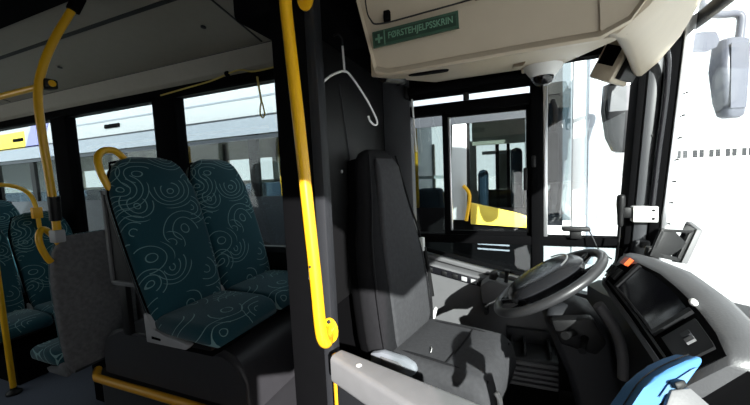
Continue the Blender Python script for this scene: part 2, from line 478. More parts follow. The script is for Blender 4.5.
# wire coat hanger on the partition
t = thing('coat_hanger', 'white wire coat hanger hanging on the black partition behind the driver seat', 'coat hanger', (-.60, 1.25, 1.89))
dirv = V((.20, .32, 0)).normalized() 
ctr = V((-.570, 1.165, 1.884))
def hp(s, z): return ctr + dirv * s + V((0, 0, z))
bm = B()
tube(bm, [hp(-.10, -.10), hp(-.118, -.125), hp(-.125, -.11), hp(-.122, -.075), hp(-.07, -.022), hp(-.02, .004), hp(0, .008), hp(.022, .0), hp(.085, -.072), hp(.135, -.15), hp(.142, -.178), hp(.128, -.184), hp(.108, -.17), hp(.10, -.150)], .0042, 10, 6)
obj('shoulder_wire', bm, 'white', t)
bm = B(); tube(bm, [hp(0, .006), hp(-.003, .09), hp(-.004, .10)], .0042, 10); obj('stem', bm, 'white', t)
bm = B(); tube(bm, [hp(-.004, .10), hp(-.004, .125), hp(-.02, .14), hp(-.04, .13)], .004, 8, 5); obj('hook', bm, 'black', t)

# driver seat
ds = thing('driver_seat', 'tall black cloth driver seat with high tapered backrest', 'driver seat', (-.225, 1.380, .30), math.radians(-13))
RZ = Matrix.Translation((-.225, 1.380, 0)) @ Matrix.Rotation(math.radians(-13), 4, 'Z')
def dsp(bm): bm.transform(RZ); return bm
YA, = (V((0, 1, 0)),)
bm = B()
rings = []
for x, z, hw, hh in ((-.26, .705, .17, .04), (-.255, .70, .195, .06), (-.22, .695, .212, .075), (-.1, .688, .222, .08), (.05, .69, .222, .08), (.15, .692, .22, .078), (.185, .682, .212, .066), (.203, .664, .20, .044), (.210, .65, .185, .02)):
    rings.append(rring((x, 0, z), YA, (0, 0, 1), hw, hh, min(hh * .8, .05)))
loft(bm, rings); obj('seat_cushion', dsp(bm), 'fabric', ds, ang=60)
bm = B()
for s in (-1, 1):
    tube(bm, [(-.24, s * .155, .755), (-.1, s * .16, .768), (.06, s * .163, .768), (.19, s * .155, .742)], .006, 8, 5)
tube(bm, [(.03, -.16, .769), (.035, -.05, .772), (.035, .05, .772), (.03, .16, .769)], .004, 8, 5)
obj('cushion_piping', dsp(bm), 'fabric2', ds)
def back_rings(rows, off=0.0):
    rr = []
    for i, (x, z, hw, hh, rad) in enumerate(rows):
        a = rows[max(i - 1, 0)]; b = rows[min(i + 1, len(rows) - 1)]
        tv = V((b[0] - a[0], 0, b[1] - a[1])).normalized(); nv = V((tv.z, 0, -tv.x))
        rr.append(rring(V((x, 0, z)) + nv * off, YA, nv, hw, hh, rad))
    return rr
rows = [(-.255, .66, .17, .04, .03), (-.262, .69, .205, .06, .05), (-.270, .80, .222, .068, .055), (-.285, .95, .226, .070, .06), (-.305, 1.10, .218, .068, .06), (-.325, 1.22, .196, .064, .055), (-.342, 1.32, .165, .060, .05), (-.358, 1.42, .140, .056, .05), (-.374, 1.52, .122, .052, .045), (-.384, 1.575, .108, .046, .04), (-.390, 1.60, .088, .034, .03), (-.393, 1.612, .06, .014, .012)]
rows = [(x + .012, z, hw * 1.04, hh, r) for x, z, hw, hh, r in rows]
bm = B(); loft(bm, back_rings(rows)); obj('backrest', dsp(bm), 'fabric2', ds, ang=60)
prow = [(x, z, hw * .70, .016, .015) for x, z, hw, hh, r in rows[2:9]]
prow = [(prow[0][0], prow[0][1] - .05, prow[0][2] * .9, .004, .003)] + prow + [(prow[-1][0] - .01, prow[-1][1] + .03, prow[-1][2] * .8, .004, .003)]
bm = B(); loft(bm, back_rings(prow, .062)); obj('back_panel', dsp(bm), 'fabric', ds, ang=60)
bm = B()
for s in (-1, 1):
    tube(bm, [V((x, s * hw * .98, z)) + V((.052, 0, .012)) for x, z, hw, hh, r in rows[1:10]], .005, 8, 4)
obj('back_piping', dsp(bm), 'fabric2', ds)
bm = B(); loft(bm, back_rings([(x - .02, z, hw * .95, hh, r) for x, z, hw, hh, r in rows[1:10]], -.03)); obj('back_shell', dsp(bm), 'matte', ds, ang=60)
bm = B(); bx(bm, -.24, .20, -.20, .20, .575, .625, bev=.015); obj('seat_frame', dsp(bm), 'black', ds)
bm = B(); bx(bm, -.16, .14, -.15, .15, .30, .58, bev=.03); obj('pedestal', dsp(bm), 'matte', ds)
bm = B(); prism(bm, [(-.255, -.262, .70), (-.15, -.262, .70), (-.08, -.262, .725), (-.045, -.262, .757), (-.055, -.262, .785), (-.10, -.262, .80), (-.20, -.262, .80), (-.255, -.262, .78)], (0, .034, 0), .012)
obj('side_trim', dsp(bm), 'trimgrey', ds, label='pale grey recliner cover on the aisle side')
bm = B(); prism(bm, [(-.20, -.266, .745), (-.12, -.266, .745), (-.085, -.266, .765), (-.12, -.266, .782), (-.20, -.266, .782)], (0, .01, 0), .003)
obj('recliner_inset', dsp(bm), 'mid', ds)
bm = B(); tube(bm, [(-.21, .232, .74), (-.20, .236, .77), (-.190, .236, .795), (-.185, .236, .80)], [.014, .012, .009, .006], 10, 5); obj('recline_lever', dsp(bm), 'white', ds, label='white lever by the backrest')
bm = B(); tube(bm, [(.215, -.145, .605), (.228, -.15, .65), (.226, -.15, .69), (.214, -.148, .71)], .010, 8, 5); obj('tilt_lever', dsp(bm), 'white', ds, label='white lever at the cushion front')
bm = B(); bx(bm, -.255, -.232, .20, .225, 1.10, 1.17, bev=.004); obj('belt_guide', dsp(bm), 'white', ds, label='small white belt guide')
bm = B(); tube(bm, [(-.235, .222, 1.12), (-.22, .232, 1.0), (-.205, .24, .86)], .008, 8, 5); obj('belt', dsp(bm), 'black', ds)
bm = B(); tube(bm, [(-.07, -.075, .768), (-.055, -.10, .776), (-.05, -.12, .772)], .0018, 6, 5); obj('loose_thread', dsp(bm), 'white', ds)

# cab door beside the seat
t = thing('cab_door', 'grey waist high cab door with broad sunlit top rail beside the driver seat', 'door', (-.52, .90, .0))
A0, A1, B0, B1 = V((-.515, .850, .95)), V((-.495, .905, .95)), V((-.06, .640, .95)), V((-.03, .770, .95))
bm = B()
N_ = 10; rings = []
for i in range(N_ + 1):
    k = i / N_
    p = A0.lerp(B0, k); q = A1.lerp(B1, k); w = (q - p); u = w.normalized(); h = .045
    c = (p + q) / 2 - V((0, 0, h))
    rings.append(rring(c, u, (0, 0, 1), w.length / 2, h, .016, 4))
loft(bm, rings); obj('top_rail', bm, 'rail', t, ang=50)
bm = B()
prism(bm, [A0 + V((.005, .02, -.06)), B0 + V((0, .02, -.06)), B1 + V((0, -.012, -.06)), A1 + V((.004, -.012, -.06))], (0, 0, -.86), .006)
obj('panel', bm, 'dkgrey', t)
bm = B(); lathe(bm, [(.009, 0), (.008, .002), (.003, .003)], A0.lerp(B0, .22) + V((.005, .028, .0)), n=10); obj('rivet', bm, 'white', t)
bm = B(); cyl(bm, (-.522, .895, .30), (-.522, .895, .93), .012); obj('hinge', bm, 'strip', t)

# side console under the driver's window
t = thing('side_console', 'grey moulded console under the driver side window with black switch strip', 'console', (-.2, 1.9, .30))
bm = B()
prism(bm, [(-.69, 1.86, .30), (.20, 1.86, .30), (.20, 1.86, .845), (.10, 1.86, .86), (-.60, 1.86, 1.012), (-.69, 1.86, 1.012)], (0, .085, 0), .012)
obj('body', bm, 'console', t)
sl = (.86 - 1.012) / .70
def cz(x): return 1.012 + sl * (x + .60)
bm = B(); prism(bm, [(-.56, 1.852, cz(-.56) - .012), (-.12, 1.852, cz(-.12) - .012), (-.12, 1.852, cz(-.12) - .052), (-.56, 1.852, cz(-.56) - .052)], (0, .02, 0), .003)
sw = obj('switch_strip', bm, 'gloss', t)
for k, x in enumerate((-.50, -.44, -.36, -.30, -.25, -.20, -.16)):
    bm = B(); prism(bm, [(x, 1.846, cz(x) - .020), (x + .03, 1.846, cz(x + .03) - .020), (x + .03, 1.846, cz(x + .03) - .044), (x, 1.846, cz(x) - .044)], (0, .01, 0), .003)
    obj('rocker_switch', bm, 'pale' if k in (4, 5) else 'black', sw)
t = thing('handbrake_unit', 'grey handbrake box with small black levers on the side console', 'handbrake', (-.06, 1.80, .80))
bm = B(); prism(bm, [(-.135, 1.76, .80), (.035, 1.76, .80), (.06, 1.76, .86), (.03, 1.76, .905), (-.10, 1.76, .935), (-.145, 1.76, .90)], (0, .098, 0), .014)
obj('housing', bm, 'console', t)
bm = B(); tube(bm, [(-.02, 1.80, .91), (-.015, 1.79, .955), (-.012, 1.785, .985)], [.010, .009, .015], 10, 4); obj('lever', bm, 'black', t)
bm = B(); tube(bm, [(-.085, 1.80, .925), (-.075, 1.79, .955), (-.055, 1.785, .965)], [.018, .022, .016], 10, 4); obj('lever', bm, 'black', t)
bm = B(); lathe(bm, [(.012, 0), (.014, .01), (.010, .022), (.003, .026)], (-.115, 1.76, .765), basis_from((0, -1, 0)), n=12); bx(bm, -.125, -.105, 1.757, 1.80, .755, .805, bev=.004); obj('knob', bm, 'black', t)

# steering wheel
WN = V((-.544, .035, .838)).normalized(); WC = V((.133, 1.424, 1.050))
wx = V((.83, .10, .53)).normalized(); WR = basis_from(WN, wx)
def wp(a, r, h=0): return WC + WR @ V((r * math.cos(a), r * math.sin(a), h))
t = thing('steering_wheel', 'large grey bus steering wheel with glossy black hub pad tilted towards the seat', 'steering wheel', WC)
bm = B(); tube(bm, [wp(2 * PI * k / 48, .215) for k in range(48)], .0165, 14, closed=True); obj('rim', bm, 'rim', t)
bm = B()
rings = []
for h, sx, sy in ((-.060, .075, .07), (-.03, .12, .105), (.0, .150, .128), (.022, .155, .132), (.040, .140, .120), (.052, .105, .092), (.058, .05, .045)):
    rings.append([WC + WR @ V((sx * math.copysign(abs(math.cos(a)) ** .8, math.cos(a)), sy * math.copysign(abs(math.sin(a)) ** .8, math.sin(a)), h)) for a in [2 * PI * k / 32 for k in range(32)]])
loft(bm, rings); obj('hub_pad', bm, 'hub', t)
for a in (0.35, PI - .35, PI + .6, -.6):
    bm = B(); loft(bm, [rring(wp(a, r, h), WN, WR @ V((-math.sin(a), math.cos(a), 0)), .010, w, .008) for r, h, w in ((.10, -.015, .03), (.16, -.012, .024), (.208, 0, .018))])
    obj('spoke', bm, 'gloss', t)
bm = B(); tube(bm, [wp(a, .118, .0535) for a in [-.9 + 1.8 * k / 12 for k in range(13)]], .003, 6); obj('hub_seam', bm, 'silver', t)

# steering column
t = thing('steering_column', 'dark steering column shroud with stalks under the steering wheel', 'steering column', (.22, 1.33, .32))
bm = B()
cp = [(.180, 1.42, .985), (.200, 1.42, .95), (.24, 1.42, .87), (.28, 1.42, .74), (.32, 1.42, .55), (.34, 1.42, .32)]
loft(bm, [rring(p, (.95, .1, .25), (0, 1, 0), w, h, .03) for p, (w, h) in zip(cp, ((.05, .06), (.085, .085), (.095, .085), (.085, .08), (.08, .08), (.09, .09)))])
obj('shroud', bm, 'dkgrey', t, ang=60)
bm = B(); prism(bm, [(.13, 1.265, .965), (.26, 1.265, .985), (.30, 1.265, .90), (.27, 1.265, .855), (.16, 1.265, .88)], (0, .05, 0), .012); obj('stalk_block', bm, 'black', t)
bm = B(); tube(bm, [(.20, 1.265, .93), (.185, 1.235, .935), (.165, 1.20, .945)], [.012, .010, .013], 10, 4); tube(bm, [(.235, 1.265, .915), (.225, 1.235, .905), (.215, 1.20, .90)], [.012, .010, .012], 10, 4); obj('stalk', bm, 'black', t)
bm = B(); tube(bm, [(.272, 1.27, 1.035), (.305, 1.272, .985), (.33, 1.275, .93), (.345, 1.28, .86), (.35, 1.29, .78)], .017, 12, 5); obj('side_bar', bm, 'mid', t)

# heater grille box under the dash
t = thing('heater_box', 'dark ribbed heater box low in the driver footwell', 'heater', (.1, 1.8, .3))
bm = B(); bx(bm, -.02, .21, 1.68, 1.85, .44, .585, bev=.008); obj('case', bm, 'dkgrey', t)
bm = B()
for k in range(5): bx(bm, -.015, .205, 1.668, 1.69, .45 + k * .026, .466 + k * .026, bev=.003)
obj('rib', bm, 'mid', t)
bm = B()
for x in (.0, .06, .17): bx(bm, x, x + .012, 1.70, 1.84, .585, .625, bev=.003)
bx(bm, -.02, .21, 1.83, 1.86, .585, .66, bev=.004)
objs('bracket', bm, 'dkgrey', t)
bm = B(); bx(bm, -.02, .21, 1.69, 1.86, .30, .44, bev=.004); obj('plinth', bm, 'matte', t)

# dashboard body
t = thing('dashboard', 'dark dashboard body below the windscreen', 'dashboard', (.55, 1.2, 0))
bm = B()
loft(bm, [[(.39, y, .30), (.36, y, .60), (xl, y, zt - .03), (xl + .05, y, zt + .04 * (y < 1.5)), (.66, y, zt + .0), (.70, y, .75), (.655, y, .30)] for y, xl, zt in ((1.90, .36, .93), (1.6, .36, .99), (1.3, .365, 1.06), (1.1, .375, 1.05), (.9, .375, 1.02), (.872, .38, 1.0))])
obj('body', bm, 'dkgrey', t)
bm = B()
loft(bm, [[(xl, y, .30), (xl, y, zt - .05), (xl + .07, y, zt + (.025 if y > .8 else 0)), (.70, y, zt - .02), (.70, y, .30)] for y, xl, zt in ((.90, .372, 1.045), (.872, .380, 1.04), (.70, .42, .985), (.45, .47, .95), (.1, .50, .92), (-.3, .5, .90))])
obj('aisle_end', bm, 'dashblack', t)
# instrument pod
t = thing('instrument_pod', 'curved grey instrument pod with recessed dark screen in front of steering wheel', 'instrument panel', (.38, 1.15, 1.0))
ringsdat = [  # y, lower lip, upper lip, crest, back
    (1.395, (.330, 1.085), (.365, 1.165), (.385, 1.178), (.46, 1.10)),
    (1.36, (.305, 1.090), (.362, 1.180), (.398, 1.190), (.50, 1.09)),
    (1.30, (.303, 1.084), (.378, 1.183), (.430, 1.190), (.54, 1.08)),
    (1.20, (.315, 1.057), (.414, 1.174), (.472, 1.180), (.58, 1.06)),
    (1.10, (.324, 1.036), (.436, 1.148), (.492, 1.155), (.60, 1.03)),
    (1.00, (.327, 1.022), (.438, 1.122), (.494, 1.128), (.60, 1.0)),
    (.93, (.328, 1.015), (.434, 1.104), (.486, 1.106), (.59, .98)),
    (.895, (.330, 1.008), (.428, 1.090), (.476, 1.088), (.575, .965)),
    (.878, (.338, 1.000), (.420, 1.070), (.460, 1.066), (.55, .955)),
]
bm = B()
def lerp2(a, b, k): return (a[0] + (b[0] - a[0]) * k, a[1] + (b[1] - a[1]) * k)
rings = []
for y, lo, up, cr, bk in ringsdat:
    rings.append([(lo[0] + .03, y, lo[1] - .012), (lo[0], y, lo[1] - .012), (lo[0], y, lo[1]), (up[0] - .004, y, up[1]), (up[0] + .006, y, up[1] + .006), (cr[0] - .012, y, cr[1] + .004), (cr[0] + .01, y, cr[1]), (cr[0] + .035, y, cr[1] - .02), (cr[0] + .04, y, cr[1] - .045), (up[0] + .02, y, up[1] - .05)])
loft(bm, rings); obj('shell', bm, 'shell', t, ang=50)
def face_pt(y, k, off):
    ds_ = ringsdat
    for a, b in zip(ds_, ds_[1:]):
        if a[0] >= y >= b[0]:
            s = (a[0] - y) / (a[0] - b[0]); lo = lerp2(a[1], b[1], s); up = lerp2(a[2], b[2], s); break
    p = lerp2(lo, up, k); d = V((up[0] - lo[0], 0, up[1] - lo[1])).normalized(); n = V((-d.z, 0, d.x))
    return V((p[0], y, p[1])) + n * off
def face_patch(y0, y1, k0, k1, o0, o1, ny=8, k0b=None, k1b=None):
    bm = B(); rings = []
    for i in range(ny + 1):
        f = i / ny; y = y0 + (y1 - y0) * f
        ka = k0 + ((k0b if k0b is not None else k0) - k0) * f; kb = k1 + ((k1b if k1b is not None else k1) - k1) * f
        rings.append([face_pt(y, ka, o0), face_pt(y, kb, o0), face_pt(y, kb, o1), face_pt(y, ka, o1)])
    return loft(bm, rings)
obj('face', face_patch(1.375, .892, .02, .97, .0005, .004), 'matte', t)
obj('face_rim', face_patch(1.38, .89, -.02, .06, .001, .012), 'dkgrey', t)
obj('face_groove', face_patch(1.32, .90, .13, .17, .003, .007), 'dkgrey', t)
scr = obj('screen', face_patch(1.255, 1.045, .24, .90, .003, .008, k1b=.86), 'screen', t)
fr = face_patch(1.265, 1.035, .20, .235, .003, .013)
for v in (face_patch(1.268, 1.256, .20, .93, .003, .013, 2), face_patch(1.044, 1.030, .20, .90, .003, .013, 2)):
    me = bpy.data.meshes.new('tmp'); v.to_mesh(me); v.free(); fr.from_mesh(me); bpy.data.meshes.remove(me)
obj('screen_bezel', fr, 'dashblack', t)
pn = obj('switch_panel', face_patch(1.01, .915, .28, .86, .003, .009), 'dashblack', t)
for y, k in ((.975, .62), (.955, .62)):
    obj('switch', face_patch(y + .008, y - .006, k - .07, k + .07, .009, .015, 2), 'mid' if y == .955 else 'dkgrey', pn)
for y in (1.35, 1.325, 1.30):
    obj('rocker', face_patch(y + .009, y - .009, .30, .62, .004, .012, 2), 'black', t)
obj('warning_switch', face_patch(1.318, 1.295, .76, .98, .004, .018, 2), 'orange', t, label='orange warning switch')
bm = B(); lathe(bm, [(.008, 0), (.009, .004), (.008, .012), (.003, .015)], face_pt(1.055, .99, .004), basis_from((-.6, -.5, .7)), n=14); obj('knob', bm, 'white', t, label='round white knob')

# small tilted display on the dash by the pillar
t = thing('dash_display', 'small black tilted display on the dashboard beside the front pillar', 'display', (.56, 1.60, 1.08))
bm = B()
p = [V((.516, 1.606, 1.130)), V((.561, 1.631, 1.234)), V((.683, 1.679, 1.222)), V((.626, 1.645, 1.100))]
nrm = (p[1] - p[0]).cross(p[3] - p[0]).normalized()
bm = B(); 
for a, b, r_ in ((0, 1, .008), (1, 2, .007), (2, 3, .009), (3, 0, .010)): prism(bm, [p[a], p[b], p[b] + (p[(b + 2) % 4] - p[b]) * r_ * 14, p[a] + (p[(a + 2) % 4] - p[a]) * r_ * 14], nrm * .012, .002)
obj('mount_frame', bm, 'black', t)
bm = B(); prism(bm, [p[1], p[1].lerp(p[2], .35), p[2].lerp(p[3], .45), p[3].lerp(p[0], .45), p[0]], nrm * .010, .003); obj('mount_arm', bm, 'black', t)
bm = B(); e0 = p[2] + V((.006, 0, .004)); e1 = p[3] + V((.004, 0, -.004)); prism(bm, [e0, e1, e1 + V((.004, .10, -.02)), e0 + V((.004, .10, .02))], V((.022, .004, -.004)), .003); obj('housing', bm, 'mid', t)
bm = B(); prism(bm, [e0 + V((-.003, .01, 0)), e1 + V((-.003, .01, 0)), e1 + V((-.003, .09, -.01)), e0 + V((-.003, .09, .01))], V((.003, 0, 0))); obj('screen', bm, 'screen', t)
bm = B(); prism(bm, [(.515, 1.615, 1.16), (.545, 1.62, 1.16), (.57, 1.63, 1.03), (.50, 1.63, 1.03)], (0, .04, 0), .006); obj('foot', bm, 'black', t)

# ---- overhead
t = thing('overhead_cabinet', 'cream moulded overhead cabinet above the driver seat', 'cabinet', (0, 1.2, 1.85))
bm = B()
# front door panel facing the aisle, leaning
loft(bm, [[(-.312, y, 1.772 + dz), (.03, y, 1.776 + dz), (.19, y, 1.776 + dz), (.245, y, 1.80 + dz), (.33, y, 1.92 + dz), (.36, y, 2.02 + dz), (.36, y, 2.29), (-.40, y, 2.29), (-.390, y, 1.98 + dz), (-.345, y, 1.785 + dz)] for y, dz in ((.912, .022), (.900, .012), (.895, .004), (.902, -.001), (.93, .004), (.96, .014))], cap0=True)
obj('body', bm, 'cream', t, ang=30)
bm = B()
prism(bm, [(-.375, .94, 1.786), (-.375, 1.90, 1.995), (-.375, 1.90, 2.29), (-.375, .94, 2.29)], (.63, 0, 0), .006)
obj('underside', bm, 'cream', t)
bm = B(); tube(bm, [(-.368, .889, 2.12), (-.360, .889, 1.97), (-.348, .889, 1.925), (-.32, .889, 1.908), (-.2, .889, 1.911), (.0, .889, 1.922), (.25, .889, 1.945)], .0022, 6, 5); obj('door_seam', bm, 'seam', t)
for x, z in ((-.301, 1.922), (-.065, 1.928)):
    bm = B(); bx(bm, x - .008, x + .010, .883, .897, z - .014, z + .016, bev=.003); obj('latch', bm, 'matte', t)
bm = B(); loft(bm, [rring((.07, .893, 1.955), (1, 0, 0), (0, 0, 1), .035, .05, .03), rring((.07, .888, 1.955), (1, 0, 0), (0, 0, 1), .030, .045, .028)]); obj('finger_recess', bm, 'cream', t)
# header moulding that sweeps along the windscreen
bm = B()
rings = []
for y, x0, z0 in ((.905, .19, 1.785), (.93, .205, 1.785), (1.0, .238, 1.798), (1.2, .305, 1.820), (1.4, .375, 1.832), (1.6, .44, 1.845), (1.75, .485, 1.862), (1.84, .515, 1.89), (1.89, .54, 1.93)):
    rings.append([(x0, y, z0 + .10), (x0 + .002, y, z0 + .014), (x0 + .012, y, z0), (x0 + .035, y, z0 - .002), (x0 + .09, y, z0 + .045), (x0 + .16, y, z0 + .135), (x0 + .215, y, z0 + .245), (x0 + .225, y, 2.29), (x0, y, 2.29)])
loft(bm, rings); obj('header_moulding', bm, 'cream', t, ang=60)
bm = B(); loft(bm, [rring((-.235, 1.09, 1.826), (1, .05, 0), (0, 1, .22), .066, .058, .045), rring((-.235, 1.09, 1.814), (1, .05, 0), (0, 1, .22), .060, .052, .04)]); obj('pocket', bm, 'matte', t, label='dark oval hollow in the underside')
bm = B(); prism(bm, [(.02, 1.35, 1.865), (.05, 1.30, 1.85), (.075, 1.30, 1.89), (.02, 1.35, 1.90)], (0, .20, .045), .004); obj('rib', bm, 'cream', t)
bm = B(); tube(bm, [(-.395, 1.10, 1.83), (-.37, 1.2, 1.845), (-.365, 1.22, 1.83)], .02, 10, 4); obj('hinge', bm, 'black', t)

# first aid sign
t = thing('first_aid_sign', 'green first aid sticker with white cross and lettering on the cream cabinet', 'sign', (-.23, .894, 1.89))
SB = V((-.228, .8905, 1.873)); sx = V((1, 0, .035)).normalized(); sz = V((-.035, 0, 1)).normalized()
def sp(u, v, d=0): return SB + sx * u + sz * v + V((0, -d, 0))
def srect(u0, u1, v0, v1, d0, d1): return prism(B(), [sp(u0, v0, d0), sp(u1, v0, d0), sp(u1, v1, d0), sp(u0, v1, d0)], (0, -(d1 - d0), 0))
obj('plate', srect(-.116, .116, -.021, .021, -.004, .002), 'green', t)
obj('text_field', srect(-.078, .110, -.015, .015, .002, .0025), 'greend', t)
obj('symbol_field', srect(-.111, -.084, -.017, .017, .002, .0025), 'greend', t)
bm = srect(-.1005, -.0945, -.012, .012, .0025, .003)
for (a, b, c, d) in ((-.108, -.087, -.003, .003),):
    prism(bm, [sp(a, c, .0025), sp(b, c, .0025), sp(b, d, .0025), sp(a, d, .0025)], (0, -.0005, 0))
obj('cross', bm, 'greenl', t)
obj('divider', srect(-.0822, -.0802, -.019, .019, .002, .003), 'greenl', t)
cu = bpy.data.curves.new('lettering', 'FONT'); cu.body = 'F\u00d8RSTEHJELPSSKRIN'; cu.size = .022; cu.align_x = 'CENTER'; cu.align_y = 'CENTER'; cu.extrude = .0003; cu.offset = .0003
to = bpy.data.objects.new('lettering_curve', cu); COL.objects.link(to)
bpy.context.view_layer.update()
me = bpy.data.meshes.new_from_object(to.evaluated_get(bpy.context.evaluated_depsgraph_get()))
bpy.data.objects.remove(to)
xs_ = [v.co.x for v in me.vertices]; wtxt = max(xs_) - min(xs_); cx_ = (max(xs_) + min(xs_)) / 2
yy_ = [v.co.y for v in me.vertices]; cy_ = (max(yy_) + min(yy_)) / 2
kx = .172 / wtxt
bm = B(); bm.from_mesh(me); bpy.data.meshes.remove(me)
for v in bm.verts:
    q = v.co.copy(); v.co = sp(.016 + (q.x - cx_) * kx, (q.y - cy_) * 1.05, .0028 + q.z)
obj('lettering', bm, 'greenl', t)

# dome camera
t = thing('dome_camera', 'white dome camera with dark lens under the cream overhead cabinet', 'camera', (.133, 1.55, 1.95))
bm = B(); lathe(bm, [(.066, .022), (.074, .012), (.074, 0), (.068, -.012), (.054, -.032), (.046, -.042), (.040, -.044)], (.133, 1.55, 1.907), n=32); obj('housing', bm, 'white', t)
bm = B(); lathe(bm, [(.041, 0), (.040, -.012), (.034, -.026), (.022, -.036), (.006, -.040)], (.133, 1.55, 1.867), n=28); obj('lens_dome', bm, 'gloss', t)
bm = B(); bx(bm, .055, .21, 1.475, 1.625, 1.905, 1.98, bev=.006); obj('mount', bm, 'cream', t)

# cream ventilation / speaker box at the end of the header
t = thing('speaker_box', 'cream tilted speaker box with square black grille under the header', 'speaker', (.44, 1.70, 1.95))
R3 = Matrix.Translation((.425, 1.68, 1.925)) @ Matrix.Rotation(math.radians(-32), 4, 'Z') @ Matrix.Rotation(math.radians(28), 4, 'Y') @ Matrix.Scale(1.25, 4)
bm = B(); bx(bm, -.035, .035, -.07, .07, -.075, .075, bev=.010, mtx=R3); obj('case', bm, 'cream', t)
bm = B(); bx(bm, -.027, .020, -.0725, -.069, -.030, .028, bev=.001, mtx=R3); obj('grille', bm, 'matte', t)
bm = B(); bx(bm, .034, .052, -.05, .06, -.06, .07, bev=.006, mtx=R3); obj('back_plate', bm, 'black', t)

# card box on the pillar, microphone and cords
t = thing('white_bracket_box', 'small white box with two screws on the front pillar', 'box', (.58, 1.86, 1.265))
bm = B(); bx(bm, .528, .622, 1.845, 1.888, 1.228, 1.300, bev=.004); obj('case', bm, 'white', t)
bm = B()
for z in (1.245, 1.283): cyl(bm, (.603, 1.842, z), (.603, 1.846, z), .006, 10)
objs('screw', bm, 'black', t)
t = thing('microphone', 'black handheld microphone clipped beside the white box', 'microphone', (.482, 1.86, 1.28))
bm = B(); tube(bm, [(.485, 1.86, 1.355), (.485, 1.86, 1.345), (.484, 1.86, 1.31), (.483, 1.86, 1.255), (.483, 1.86, 1.215), (.482, 1.86, 1.205)], [.010, .017, .018, .013, .012, .006], 12, 4); obj('body', bm, 'black', t)
bm = B(); bx(bm, .486, .532, 1.855, 1.885, 1.245, 1.295, bev=.006); obj('clip', bm, 'black', t)
bm = B(); tube(bm, [(.482, 1.86, 1.205), (.478, 1.855, 1.15), (.468, 1.84, 1.08), (.455, 1.82, 1.045), (.43, 1.78, 1.02), (.40, 1.74, 1.0)], .0042, 8, 6); obj('cord', bm, 'black', t)
t = thing('phone_cradle', 'small black cradle on the driver window sill', 'holder', (.31, 1.91, 1.135))
bm = B(); bx(bm, .25, .37, 1.885, 1.935, 1.172, 1.192, bev=.005); obj('tray', bm, 'black', t)
bm = B(); bx(bm, .285, .335, 1.90, 1.93, 1.132, 1.175, bev=.005); obj('foot', bm, 'black', t)
bm = B(); tube(bm, [(.365, 1.90, 1.18), (.38, 1.885, 1.14), (.395, 1.87, 1.10), (.42, 1.86, 1.07), (.45, 1.85, 1.05)], .003, 8, 6); obj('wire', bm, 'dkgrey', t)

# blue ticket machine
t = thing('ticket_machine', 'bright blue rounded ticket machine on a grey bracket at the cab entrance', 'ticket machine', (.30, .73, .99))
tn = V((.264, -.864, .430)).normalized()
tpts = [V(p) for p in ((.150, .650, 1.010), (.194, .675, 1.066), (.221, .699, 1.097), (.241, .713, 1.113), (.264, .726, 1.125), (.294, .741, 1.137), (.316, .752, 1.144), (.324, .753, 1.141), (.322, .748, 1.134), (.288, .721, 1.099), (.251, .704, 1.087), (.208, .673, 1.052), (.16, .63, .985))]
bm = B(); prism(bm, tpts, -tn * .055, .006, 3); obj('case', bm, 'blue', t, ang=50)
bm = B(); prism(bm, [V(p) + tn * .001 for p in ((.241, .699, 1.084), (.257, .712, 1.102), (.300, .737, 1.125), (.310, .742, 1.128), (.286, .722, 1.103), (.265, .711, 1.095))], tn * .003, .001); obj('side_panel', bm, 'blue2', t)
bm = B(); tube(bm, [p - tn * .020 + V((-.001, 0, .0015)) for p in tpts[1:7]], .0012, 6, 3); obj('seam', bm, 'black', t)
bm = B(); prism(bm, [V(p) for p in ((.259, .711, 1.095), (.289, .721, 1.099), (.318, .717, 1.072), (.283, .680, 1.020), (.234, .680, 1.055))], tn * .010, .003); obj('bracket', bm, 'mid', t)
bm = B(); bx(bm, -.010, .010, -.006, .006, -.004, .014, bev=.003, mtx=Matrix.Translation(V((.272, .716, 1.105))) @ basis_from(tn, (1, .5, .2)).to_4x4()); obj('button', bm, 'black', t)
bm = B(); cyl(bm, (.27, .71, 0), (.27, .71, 1.0), .028); obj('pedestal', bm, 'dkgrey', t)

# ================================================================== SALOON
# wheel box podium with seats on it
t = thing('seat_podium', 'dark moulded wheel box that carries the two front passenger seats', 'podium', (-1.7, 1.55, 0))
bm = B()
side = [(-2.30, .36), (-2.30, .52), (-2.27, .60), (-2.20, .645), (-2.10, .66), (-1.32, .66), (-1.25, .635), (-1.21, .59), (-1.19, .52), (-1.165, .36)]
loft(bm, [[(x, y, z) for x, z in side] for y in (1.165,)] + [[(x, y, z) for x, z in side] for y in (1.94,)])
bmesh.ops.bevel(bm, geom=[e for e in bm.edges if all(abs(v.co.y - 1.165) < .001 for v in e.verts)], offset=.025, segments=3, affect='EDGES')
obj('wheel_box', bm, 'wood', t, ang=50)
bm = B(); prism(bm, [(-2.33, 1.17, .0), (-2.42, 1.21, 0), (-2.42, 1.94, .0), (-.74, 1.94, 0), (-.74, 1.16, 0)], (0, 0, .345)); obj('base', bm, 'wood', t)
bm = B()
tube(bm, [(-2.43, 1.20, .350), (-2.38, 1.165, .350), (-2.32, 1.137, .352), (-2.20, 1.137, .352), (-1.6, 1.142, .352), (-.76, 1.142, .352)], .022, 12)
obj('edge_rail', bm, 'strip', t, label='yellow edge rail')

